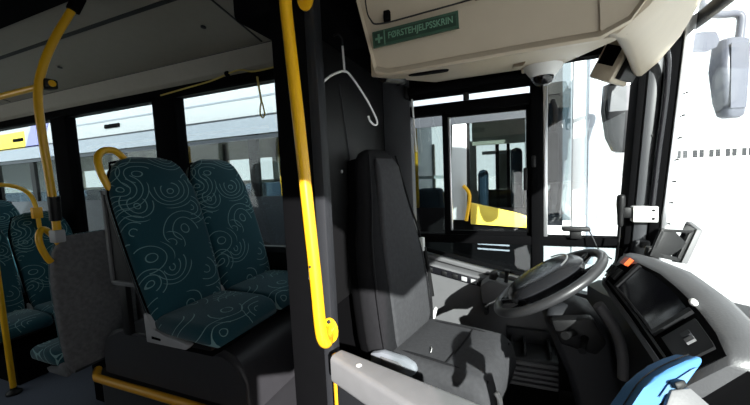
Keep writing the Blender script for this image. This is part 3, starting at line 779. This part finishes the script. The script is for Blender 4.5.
def seat_body(root, handle=True, backcover=False, wide=1.0):
    """forward = +x, cushion top at local z = .20 above the root"""
    T = Matrix.Translation(root.location) @ Matrix.Rotation(root.rotation_euler.z, 4, 'Z')
    def put(bm): bm.transform(T); return bm
    bm = B(); rings = []
    for x, z, hw, hh in ((-.02, .155, .19, .03), (.0, .155, .205, .042), (.05, .158, .215, .046), (.18, .157, .226, .046), (.30, .152, .228, .046), (.365, .142, .222, .042), (.395, .128, .212, .030), (.405, .118, .20, .015)):
        rings.append(rring((x, 0, z), YA, (0, 0, 1), hw, hh, hh * .85))
    loft(bm, rings); obj('seat_cushion', put(bm), 'fab', root, ang=60)
    rows = [(.005, .11, .165, .025, .02), (-.005, .14, .198, .04, .035), (-.03, .24, .212, .042, .036), (-.07, .38, .218, .043, .036), (-.118, .54, .219, .044, .036), (-.168, .70, .222, .044, .036), (-.20, .80, .219, .043, .035), (-.226, .88, .200, .040, .033), (-.242, .935, .176, .036, .03), (-.254, .97, .142, .028, .022), (-.262, .992, .085, .014, .012)]
    rows = [(x, z, hw * (1 + (wide - 1) * min(1, max(0, z - .15) / .4)), hh, r) for x, z, hw, hh, r in rows]
    bm = B(); loft(bm, back_rings(rows)); obj('backrest', put(bm), 'fab', root, ang=60)
    bm = B(); loft(bm, back_rings([(x, z, hw * .97, hh * .6, r * .6) for x, z, hw, hh, r in rows[1:10]], -.032)); obj('back_shell', put(bm), 'carpet' if backcover else 'black', root, ang=60)
    bm = B(); tube(bm, [V((x, sgn * hw, z)) for sgn, seq in ((-1, rows[1:10]), (1, list(reversed(rows[1:10])))) for x, z, hw, hh, r in seq], .006, 8, 3); obj('piping', put(bm), 'matte', root)
    bm = B(); prism(bm, [(-.045, -.225, .075), (.22, -.225, .075), (.25, -.225, .10), (.10, -.225, .125), (.01, -.225, .145), (-.02, -.225, .22), (-.05, -.225, .22)], (0, .03, 0), .006)
    st = obj('side_trim', put(bm), 'pale', root, label='pale grey plastic side trim')
    bm = B(); prism(bm, [(.0, -.228, .10), (.06, -.228, .098), (.06, -.228, .108), (.0, -.228, .112)], (0, .01, 0)); obj('slot', put(bm), 'matte', st)
    bm = B(); bx(bm, -.03, .33, -.18, .18, .06, .115, bev=.012); obj('seat_pan', put(bm), 'black', root)
    bm = B(); bx(bm, .02, .28, -.13, .13, .0, .07, bev=.008); obj('pedestal', put(bm), 'matte', root)
    if handle:
        bm = B(); tube(bm, [(-.205, -.195, .80), (-.212, -.222, .845), (-.222, -.243, .92), (-.24, -.238, .985), (-.255, -.205, 1.022), (-.262, -.15, 1.028), (-.262, -.11, .995), (-.26, -.09, .96)], .0165, 12, 5)
        obj('grab_handle', put(bm), 'yellow', root, label='yellow loop grab handle')

seat1 = thing('passenger_seat', 'teal swirl patterned passenger seat nearest the aisle on the dark wheel box', 'bus seat', (-1.615, 1.256, .655), group='front passenger seats')
seat_body(seat1, wide=1.06)
seat2 = thing('passenger_seat', 'teal swirl patterned passenger seat by the window on the dark wheel box', 'bus seat', (-1.615, 1.697, .655), group='front passenger seats')
seat_body(seat2, handle=False)

# grey framed modesty panel behind the seats
t = thing('modesty_panel', 'dark modesty panel with grey frame behind the aisle passenger seat', 'panel', (-2.0, 1.16, .95))
bm = B(); bx(bm, -2.10, -1.80, 1.168, 1.182, .96, 1.46); obj('sheet', bm, 'black', t)
bm = B()
bx(bm, -2.12, -2.096, 1.155, 1.192, .94, 1.48, bev=.005); bx(bm, -2.12, -1.78, 1.155, 1.192, .94, .966, bev=.005); bx(bm, -2.12, -1.78, 1.155, 1.192, 1.455, 1.48, bev=.005)
obj('frame', bm, 'mid', t)
bm = B(); bx(bm, -2.06, -2.0, 1.16, 1.19, .65, .95, bev=.004); obj('stand', bm, 'black', t)

# rear-facing seats behind the wheel box (their carpeted backs show)
def rear_seat(y, label):
    r = thing('rearward_seat', label, 'bus seat', (-2.47, y, .0), PI, group='rear facing seats')
    T = Matrix.Translation((-2.47, y, 0)) @ Matrix.Rotation(PI, 4, 'Z')
    def put(bm): bm.transform(T); return bm
    rows = [(-.02, .40, .225, .03, .02), (-.015, .55, .238, .034, .025), (-.01, .75, .245, .035, .025), (.0, .95, .245, .034, .025), (.006, 1.05, .235, .032, .024), (.010, 1.13, .215, .03, .022), (.014, 1.19, .175, .026, .02), (.016, 1.215, .13, .018, .014)]
    rows = [(x - .0, z, hw * .88, hh, rr) for x, z, hw, hh, rr in rows]
    bm = B(); loft(bm, back_rings(rows)); obj('back_shell', put(bm), 'carpet', r, ang=60, label='grey carpeted seat back')
    bm = B(); loft(bm, back_rings([(x + .045, z, hw * .94, hh, rr) for x, z, hw, hh, rr in rows[1:]])); obj('backrest', put(bm), 'fab', r, ang=60)
    bm = B(); loft(bm, [rring((x, 0, z), YA, (0, 0, 1), hw * .94, hh, hh * .85) for x, z, hw, hh in ((.05, .455, .19, .03), (.07, .455, .215, .045), (.2, .46, .225, .048), (.36, .458, .222, .046), (.42, .445, .20, .03), (.43, .435, .18, .012))]); obj('seat_cushion', put(bm), 'fab', r, ang=60)
    bm = B(); prism(bm, [(-.03, .19, .385), (.16, .19, .385), (.18, .19, .41), (.06, .19, .42), (.03, .19, .46), (-.03, .19, .42)], (0, .026, 0), .005); obj('side_trim', put(bm), 'mid', r)
    bm = B(); bx(bm, .10, .26, -.17, -.05, .0, .41, bev=.01); obj('pedestal', put(bm), 'matte', r)
    bm = B(); bx(bm, -.052, -.036, -.18, .18, .398, .412); obj('hem', put(bm), 'dkgrey', r)
    return r, put
r1, put = rear_seat(1.262, 'grey carpet backed rear facing seat nearest the aisle behind the wheel box')
bm = B(); tube(bm, [(.015, .15, 1.17), (.012, .185, 1.24), (.006, .22, 1.275), (.0, .245, 1.24), (-.002, .243, 1.18), (-.002, .222, 1.11), (0, .205, 1.08)], .016, 12, 5); obj('grab_handle', put(bm), 'yellow', r1, label='yellow loop grab handle')
r2, put = rear_seat(1.697, 'grey carpet backed rear facing seat by the window behind the wheel box')

# tall curved yellow stanchion
t = thing('stanchion', 'yellow stanchion curving up to the ceiling from the rear facing seat', 'handrail', (-2.3, 1.02, 1.2))
bm = B(); tube(bm, [(-2.32, 1.035, 1.26), (-2.31, 1.03, 1.40), (-2.30, 1.02, 1.60), (-2.29, 1.01, 1.80), (-2.285, 1.012, 2.0), (-2.265, 1.04, 2.15), (-2.235, 1.09, 2.30), (-2.20, 1.145, 2.43), (-2.175, 1.18, 2.51)], .019, 14, 6); obj('bar', bm, 'yellow', t)
bm = B(); tube(bm, [(-2.175, 1.155, 2.455), (-2.155, 1.185, 2.535)], .030, 14); obj('ceiling_socket', bm, 'matte', t)
bm = B(); tube(bm, [(-2.318, 1.034, 1.33), (-2.295, 1.028, 1.46)], .027, 14); obj('sleeve', bm, 'black', t)
bm = B(); bx(bm, -2.355, -2.29, 1.01, 1.06, 1.205, 1.275, bev=.008); obj('connector', bm, 'pale', t)
bm = B(); tube(bm, [(-2.245, 1.06, 2.06), (-2.6, 1.06, 2.06), (-5.5, 1.06, 2.06)], .017, 12); 
tag(obj('ceiling_rail', bm, 'yellow'), 'horizontal yellow rail running to the rear from the curved stanchion', 'handrail')
bm = B(); bx(bm, -2.33, -2.25, 1.03, 1.09, 2.035, 2.085, bev=.01); obj('rail_joint', bm, 'black', t)

# floor pole at the far left
t = thing('floor_pole', 'yellow pole standing on the floor at the left edge', 'handrail', (-3.43, 1.16, 0))
bm = B(); cyl(bm, (-3.43, 1.16, .03), (-3.43, 1.16, 2.53), .018); obj('bar', bm, 'yellow', t)
bm = B(); lathe(bm, [(.045, 0), (.045, .015), (.022, .035), (.02, .05)], (-3.43, 1.16, 0)); obj('foot', bm, 'black', t)

# forward-facing seats farther back
far = thing('rear_row_seat', 'dim teal passenger seat at the aisle facing the grey carpet backed seat', 'bus seat', (-3.86, 1.235, .30), group='far left seats')
seat_body(far, handle=False)
specs = [(-3.86, 1.695, .30, 'dim teal passenger seat by the window facing the grey carpet backed seat'),
         (-4.75, 1.235, .42, 'dim teal aisle seat in the second row behind the yellow loop rail'),
         (-4.75, 1.695, .42, 'dim teal window seat in the second row behind the yellow loop rail')]
for (x, y, z, lb) in specs:
    c = copy_tree(far); c.location = (x, y, z); c['label'] = lb
t = thing('seat_plinth', 'dark plinth under the far left passenger seats', 'podium', (-4.2, 1.6, 0))
objs('plinth_box', bx(box(-3.90, -3.52, 1.22, 1.94, 0, .30, bev=.01), -5.0, -4.3, 1.2, 1.94, 0, .42, bev=.01), 'matte', t)
t = thing('loop_rail', 'yellow loop handrail above the far left seats', 'handrail', (-3.95, 1.4, 1.2))
bm = B(); tube(bm, [(-4.02, 1.15, 1.18), (-4.02, 1.16, 1.42), (-4.02, 1.22, 1.52), (-4.02, 1.35, 1.56), (-4.02, 1.52, 1.545), (-4.02, 1.62, 1.48), (-4.02, 1.66, 1.36), (-4.02, 1.67, 1.15)], .017, 12, 5); obj('bar', bm, 'yellow', t)
bm = B(); bx(bm, -4.045, -4.0, 1.63, 1.70, 1.24, 1.34, bev=.006); obj('clamp', bm, 'strip', t)

# hanging cord loop at the window head
t = thing('hanging_cord', 'yellow cord loop hanging from the window head rail', 'cord', (-1.57, 1.89, 2.19))
bm = B(); tube(bm, [(-1.585, 1.882, 2.20), (-1.575, 1.882, 2.12), (-1.567, 1.882, 2.06), (-1.563, 1.882, 2.03)], .007, 8, 5); obj('cord', bm, 'strap', t)
bm = B(); tube(bm, [(-1.563, 1.882, 2.03), (-1.580, 1.882, 1.98), (-1.578, 1.882, 1.94), (-1.560, 1.882, 1.925), (-1.545, 1.882, 1.945), (-1.550, 1.882, 1.99)], .005, 8, 5, closed=True); obj('loop', bm, 'strap', t)
t = thing('wire_bundle', 'thin wire sagging along the black window head rail', 'wire', (-2.0, 1.9, 2.25))
bm = B(); tube(bm, [(-2.55, 1.888, 2.20), (-2.3, 1.885, 2.215), (-2.0, 1.885, 2.235), (-1.75, 1.885, 2.27), (-1.6, 1.885, 2.24), (-1.3, 1.885, 2.25)], .006, 8, 6); obj('wire', bm, 'strap', t)
bm = B(); lathe(bm, [(.02, 0), (.018, .015), (.006, .02)], (-1.85, 1.89, 2.262), basis_from((0, -1, -.3)), n=12); obj('clip', bm, 'matte', t)

# ================================================================== OUTSIDE
obj('ground', box(-40, 90, -40, 90, -.45, -.35), 'asphalt', kind='structure')

def bus(name, label, x0, x1, y0, y1, zs, wins, paint, skirt, far_wins, roofz=3.0, rail=2.5, group=None, front=False, fz=None, gl='busglass'):
    b = thing(name, label, 'bus', ((x0 + x1) / 2, (y0 + y1) / 2, -.35), group=group)
    sill = zs
    bm = B()
    bx(bm, x0, x1, y0, y0 + .06, rail, roofz, bev=.02); 
    obj('roof_side', bm, paint, b)
    bm = B(); bx(bm, x0, x1, y0 + .01, y0 + .06, -.08, sill, bev=.01); obj('skirt', bm, skirt, b)
    bm = B()
    edges = [x0] + [v for w in wins for v in w] + [x1]
    for i in range(0, len(edges), 2):
        if edges[i + 1] - edges[i] > .005: bx(bm, edges[i], edges[i + 1], y0 + .005, y0 + .07, sill, rail)
    obj('window_post', bm, 'black', b)
    for w in wins: obj('window_pane', box(w[0], w[1], y0 + .03, y0 + .036, sill, rail), gl, b)
    bm = B(); bx(bm, x0, x1, y0, y1, roofz - .04, roofz + .05, bev=.03); obj('roof', bm, paint, b)
    bm = B(); bx(bm, x0, x1, y0 + .06, y1 - .06, -.02, .05); obj('deck', bm, 'bgrey', b)
    bm = B(); f0, f1 = fz or (sill + .1, rail - .1); bx(bm, x0, x1, y1 - .06, y1, -.08, f0); bx(bm, x0, x1, y1 - .06, y1, f1, roofz)
    edges = [x0] + [v for w in far_wins for v in w] + [x1]
    for i in range(0, len(edges), 2): bx(bm, edges[i], edges[i + 1], y1 - .06, y1, sill, rail)
    obj('far_side', bm, 'bcream', b)
    if not front:
        bm = B(); bx(bm, x1 - .06, x1, y0 + .05, y1 - .05, -.08, roofz); bx(bm, x0, x0 + .06, y0 + .05, y1 - .05, -.08, roofz); obj('end_wall', bm, paint, b)
    return b

wa = [(-12.6 + 1.52 * k, -12.6 + 1.52 * k + 1.36) for k in range(7)]
b = bus('parked_bus', 'long white and yellow bus parked alongside the passenger windows', -12.8, -1.75, 4.0, 6.5, 1.25, wa, 'bpale', 'bdark', wa, rail=2.42, fz=(1.50, 2.02), gl='clear')
bm = B(); bx(bm, -12.81, -9.75, 3.985, 4.02, 2.42, 2.78, bev=.004); obj('yellow_panel', bm, 'byellow', b)
bm = B(); prism(bm, [(-9.75, 3.985, 2.42), (-9.1, 3.985, 2.42), (-8.7, 3.985, 2.95), (-9.35, 3.985, 2.95)], (0, .03, 0)); obj('violet_stripe', bm, 'bviolet', b)
bm = B(); bx(bm, -8.3, -2.0, 3.992, 4.01, 2.70, 2.725); obj('roof_groove', bm, 'bgrey', b)
bm = B(); bx(bm, -12.8, -1.75, 3.99, 4.025, 2.18, 2.425); obj('upper_band', bm, 'bgrey', b)  # grey strip stands in for window glass reflecting the sky
bm = B(); bx(bm, -12.8, -1.75, 3.985, 4.02, 2.10, 2.16); obj('rain_rail', bm, 'bdark', b)
bm = B(); bx(bm, -12.8, -1.75, 3.985, 4.0, 2.425, 2.45); obj('rain_rail', bm, 'bdark', b)
for x in (-10.2, -6.95): obj('vent_slot', box(x, x + .42, 3.975, 4.0, 2.575, 2.64), 'matte', b)
for k in range(9):
    x = -12.0 + 1.15 * k
    bm = B(); bx(bm, x, x + .12, 4.2, 5.0, .45, 1.45, bev=.04); bx(bm, x, x + .5, 4.2, 5.0, .40, .52, bev=.04); obj('seat', bm, 'bseat', b)
for k in range(4):
    bm = B(); cyl(bm, (-10.8 + 2.3 * k, 5.1, .05), (-10.8 + 2.3 * k, 5.1, 2.6), .03); obj('pole', bm, 'yellow', b)
for x in (-10.3, -3.6):
    bm = B(); lathe(bm, [(.30, -.14), (.46, -.13), (.48, -.09), (.48, .09), (.46, .13), (.30, .14)], (x, 4.13, .13), basis_from((0, 1, 0))); obj('wheel', bm, 'tyre', b)

wb = [(-1.15, -.56), (-.36, .17)]
b = bus('yellow_bus', 'dark framed bus with yellow waist panel and yellow poles parked beyond the driver window', -1.30, .30, 3.45, 5.9, 1.12, wb, 'bgrey', 'matte', [(-1.2, -.60), (-.5, -.2), (-.15, .28)], roofz=2.95, rail=1.98, fz=(1.15, 2.7), gl='glass')
obj('white_pillar', prism(B(), [(-.56, 3.43, 1.0), (-.40, 3.43, 1.0), (-.38, 3.43, 1.98), (-.52, 3.43, 1.98)], (0, .07, 0), .015), 'bpale', b)
obj('waist_panel', prism(B(), [(-.36, 3.42, .96), (.17, 3.42, .93), (.17, 3.42, 1.04), (.05, 3.42, 1.08), (-.36, 3.42, 1.18)], (0, .03, 0), .01), 'byellow', b)
for x in (-.60, -.98):
    bm = B(); cyl(bm, (x, 3.75, .05), (x, 3.75, 2.3), .020); obj('pole', bm, 'yellow', b)
bm = B(); tube(bm, [(-.40, 3.40, 1.0), (-.36, 3.39, 1.25), (-.42, 3.39, 1.35)], .018, 10, 4); obj('handle', bm, 'yellow', b)
for x0_, x1_, z_ in ((-.30, .12, 1.70), (-1.1, -.75, 1.43)):
    bm = B(); bx(bm, x0_, x1_, 4.3, 4.36, z_ - .02, z_ + .02); obj('white_bar', bm, 'bwhite', b)
for x0_, x1_, z0_, z1_ in ((.02, .14, 1.05, 1.72), (-.32, -.22, 1.0, 1.5), (-1.05, -.75, .9, 1.3)):
    bm = B(); bx(bm, x0_, x1_, 3.9, 4.2, z0_, z1_, bev=.05); obj('seat', bm, 'bseat', b)
for x_ in (-.14, -.02): obj('door_post', box(x_, x_ + .035, 4.28, 4.32, .1, 1.95), 'matte', b)
obj('dark_panel', box(-.34, .15, 4.33, 4.38, .1, 1.25), 'dkgrey', b)
bm = B(); bx(bm, .18, .27, 3.44, 3.52, 1.12, 1.98, bev=.01); obj('front_post', bm, 'matte', b)
obj('upper_band', box(-1.30, .30, 3.43, 3.46, 1.96, 2.10), 'bdark', b)
obj('cab_pane', box(.30, .52, 3.47, 3.476, 1.0, 2.5), 'busglass', b)
obj('cab_lining', box(.28, .50, 3.8, 3.84, .9, 2.5), 'bdark', b)
obj('front_pillar', prism(B(), [(.52, 3.44, .6), (.62, 3.44, .6), (.64, 3.44, 2.9), (.54, 3.44, 2.9)], (0, .06, 0), .02), 'bwhite', b)
obj('front_rubber', prism(B(), [(.645, 3.45, .6), (.70, 3.45, .6), (.74, 3.45, 1.7), (.76, 3.45, 2.9), (.66, 3.45, 2.9)], (0, .06, 0), .01), 'bgrey', b)
obj('valance', box(-.36, .16, 3.75, 3.80, 1.76, 2.0), 'bcream', b)
obj('inner_panel', box(-.13, .02, 4.4, 4.44, 1.25, 1.72), 'bcream', b)
obj('inner_panel', box(-.36, -.25, 4.4, 4.44, 1.05, 1.45), 'bgrey', b)
for k in range(3): obj('pinstripe', prism(B(), [(-.30, 3.455, .80 - .05 * k), (.0, 3.455, .79 - .05 * k), (.0, 3.455, .805 - .05 * k), (-.30, 3.455, .815 - .05 * k)], (0, .01, 0)), 'bgrey', b)
bm = B(); tube(bm, [(.37, 3.40, 2.08), (.38, 3.30, 1.96), (.36, 3.28, 1.76)], .02, 8, 4); obj('mirror_arm', bm, 'matte', b)
bm = B(); bx(bm, .30, .40, 3.24, 3.32, 1.36, 1.80, bev=.03); obj('mirror', bm, 'matte', b)
bm = B(); bx(bm, .70, .74, 3.5, 5.85, 1.0, 2.5); obj('windscreen', bm, 'busglass', b)
for x_ in (.33,): bm = B(); tube(bm, [(.26, 3.40, .75), (.26, 3.38, 1.2), (.30, 3.38, 1.3), (.32, 3.40, 1.25)], .012, 8, 4); obj('grab_rail', bm, 'yellow', b)

# exterior mirrors of this bus
t = thing('exterior_mirror', 'large grey exterior mirror hanging from an arm outside the windscreen', 'mirror', (1.16, 2.58, 1.95))
bm = B(); tube(bm, [(.80, 2.02, 2.26), (.95, 2.35, 2.30), (1.10, 2.56, 2.315), (1.215, 2.635, 2.325), (1.245, 2.64, 2.30), (1.235, 2.62, 2.22), (1.22, 2.60, 2.13)], .020, 10, 6); obj('arm', bm, 'mirrorback', t)
bm = B()
fw = V((.34, .15, 0)).normalized(); dp = V((-.15, .34, 0)).normalized()
loft(bm, [rring((1.165 + off, 2.57, z), fw, dp, hw, hh, .03) for z, hw, hh, off in ((2.17, .05, .03, .01), (2.155, .072, .05, .005), (2.0, .076, .055, 0), (1.82, .066, .05, .012), (1.745, .056, .04, .018), (1.73, .04, .025, .02))])
obj('housing', bm, 'mirrorback', t, ang=60)
bm = B(); prism(bm, [V((1.170, 2.57, 1.78)) - dp * .054 - fw * .045, V((1.170, 2.57, 1.78)) - dp * .054 + fw * .045, V((1.167, 2.57, 2.13)) - dp * .056 + fw * .055, V((1.167, 2.57, 2.13)) - dp * .056 - fw * .055], dp * -.004); obj('mirror_glass', bm, 'mirrorback', t)
bm = B(); loft(bm, [rring(c, (1, .4, 0), (0, .1, 1), a, h, .02) for c, a, h in (((.90, 2.38, 2.13), .02, .02), ((.96, 2.40, 2.13), .06, .05), ((1.02, 2.44, 2.15), .05, .045), ((1.06, 2.46, 2.15), .02, .02))]); objs('bracket', bm, 'mirrorback', t)
t = thing('wide_angle_mirror', 'dark rounded mirror seen through the driver quarter window', 'mirror', (.60, 2.35, 1.75))
bm = B(); loft(bm, [rring((.585 + off, 2.30, z), (.98, .1, 0), (-.1, .98, 0), hw, .04, .03) for z, hw, off in ((1.955, .05, .01), (1.94, .085, .005), (1.80, .088, .0), (1.65, .075, .008), (1.575, .055, .02), (1.56, .035, .022))]); obj('housing', bm, 'gloss', t, ang=60)
bm = B(); tube(bm, [(.62, 2.04, 2.05), (.61, 2.18, 2.0), (.60, 2.30, 1.94)], .016, 10, 5); obj('arm', bm, 'black', t)
bm = B(); prism(bm, [(.52, 2.254, 1.79), (.645, 2.27, 1.79), (.655, 2.27, 1.93), (.515, 2.254, 1.93)], (0, -.004, 0)); obj('mirror_glass', bm, 'bdark', t)  # face coloured dark in place of a dark reflection

# low building far across the yard
bd = thing('depot_building', 'long low white building with paired dark windows far across the yard', 'building', (27, 60, -.35))
DX = V((9.05, 3.6, 0)).normalized(); DN = V((DX.y, -DX.x, 0))
P0 = V((19.0, 55.2, -.35))
bm = B(); prism(bm, [P0, P0 + DX * 26, P0 + DX * 26 - DN * 8, P0 - DN * 8], (0, 0, 3.6)); obj('wall', bm, 'brick', bd)
bm = B(); prism(bm, [P0 + DN * .3 - DX * .3 + V((0, 0, 3.6)), P0 + DX * 26.3 + DN * .3 + V((0, 0, 3.6)), P0 + DX * 26 - DN * 8 + V((0, 0, 3.6)), P0 - DN * 8 + V((0, 0, 3.6))], (0, 0, .15)); obj('roof', bm, 'roofing', bd)
for k in range(10):
    a = 1.6 + (k // 2) * 2.15 + (k % 2) * .86
    q = P0 + DX * a + V((0, 0, 2.15))
    bm = B(); prism(bm, [q, q + DX * .6, q + DX * .6 + V((0, 0, 1.0)), q + V((0, 0, 1.0))], DN * .04); obj('window', bm, 'dkgrey', bd)
q = P0 + DX * 5.0; bm = B(); prism(bm, [q, q + DX * 4.4, q + DX * 4.4 + V((0, 0, 1.1)), q + V((0, 0, 1.1))], DN * .04); obj('garage_door', bm, 'bdoor', bd)

# ================================================================== LIGHT, CAMERA
sun = bpy.data.lights.new('sun', 'SUN'); sun.energy = 15.0; sun.angle = math.radians(.6); sun.color = (1, .98, .95)
so = bpy.data.objects.new('sun', sun); COL.objects.link(so)
so.rotation_euler = V((-.38, .55, -.275)).to_track_quat('-Z', 'Y').to_euler()
w = bpy.data.worlds.new('sky'); SC.world = w; w.use_nodes = True
bg = w.node_tree.nodes['Background']
sky = w.node_tree.nodes.new('ShaderNodeTexSky'); sky.sky_type = 'HOSEK_WILKIE'; sky.turbidity = 8; sky.sun_direction = (.49, -.72, .49)
mixn = w.node_tree.nodes.new('ShaderNodeMixRGB'); mixn.inputs[0].default_value = .9; mixn.inputs[2].default_value = (.95, .97, 1, 1)
w.node_tree.links.new(sky.outputs[0], mixn.inputs[1]); w.node_tree.links.new(mixn.outputs[0], bg.inputs['Color'])
bg.inputs['Strength'].default_value = 2.3

F, YAW, PITCH, ROLL = 333.0, 22.0, 4.8, 2.6
y, p, r = [math.radians(a) for a in (YAW, PITCH, ROLL)]
fw = V((-math.sin(y) * math.cos(p), math.cos(y) * math.cos(p), -math.sin(p)))
rt = V((math.cos(y), math.sin(y), 0)); up = rt.cross(fw)
r2 = rt * math.cos(r) - up * math.sin(r); u2 = up * math.cos(r) + rt * math.sin(r)
cd = bpy.data.cameras.new('camera'); cd.sensor_width = 36; cd.lens = F * 36 / 750; cd.clip_start = .02; cd.clip_end = 300
co = bpy.data.objects.new('camera', cd); COL.objects.link(co)
mw = Matrix((r2, u2, -fw)).transposed().to_4x4(); mw.translation = V((0, 0, 1.5)); co.matrix_world = mw
SC.camera = co

vs = SC.view_settings
SC.display_settings.display_device = 'sRGB'
vs.view_transform = 'Standard'; vs.look = 'None'; vs.exposure = 0.0; vs.gamma = 1.0; vs.use_curve_mapping = False
SC.cycles.use_denoising = True
SC.cycles.max_bounces = 10; SC.cycles.diffuse_bounces = 5; SC.cycles.transparent_max_bounces = 24
SC.cycles.caustics_reflective = False; SC.cycles.caustics_refractive = False
SC.cycles.sample_clamp_indirect = 6
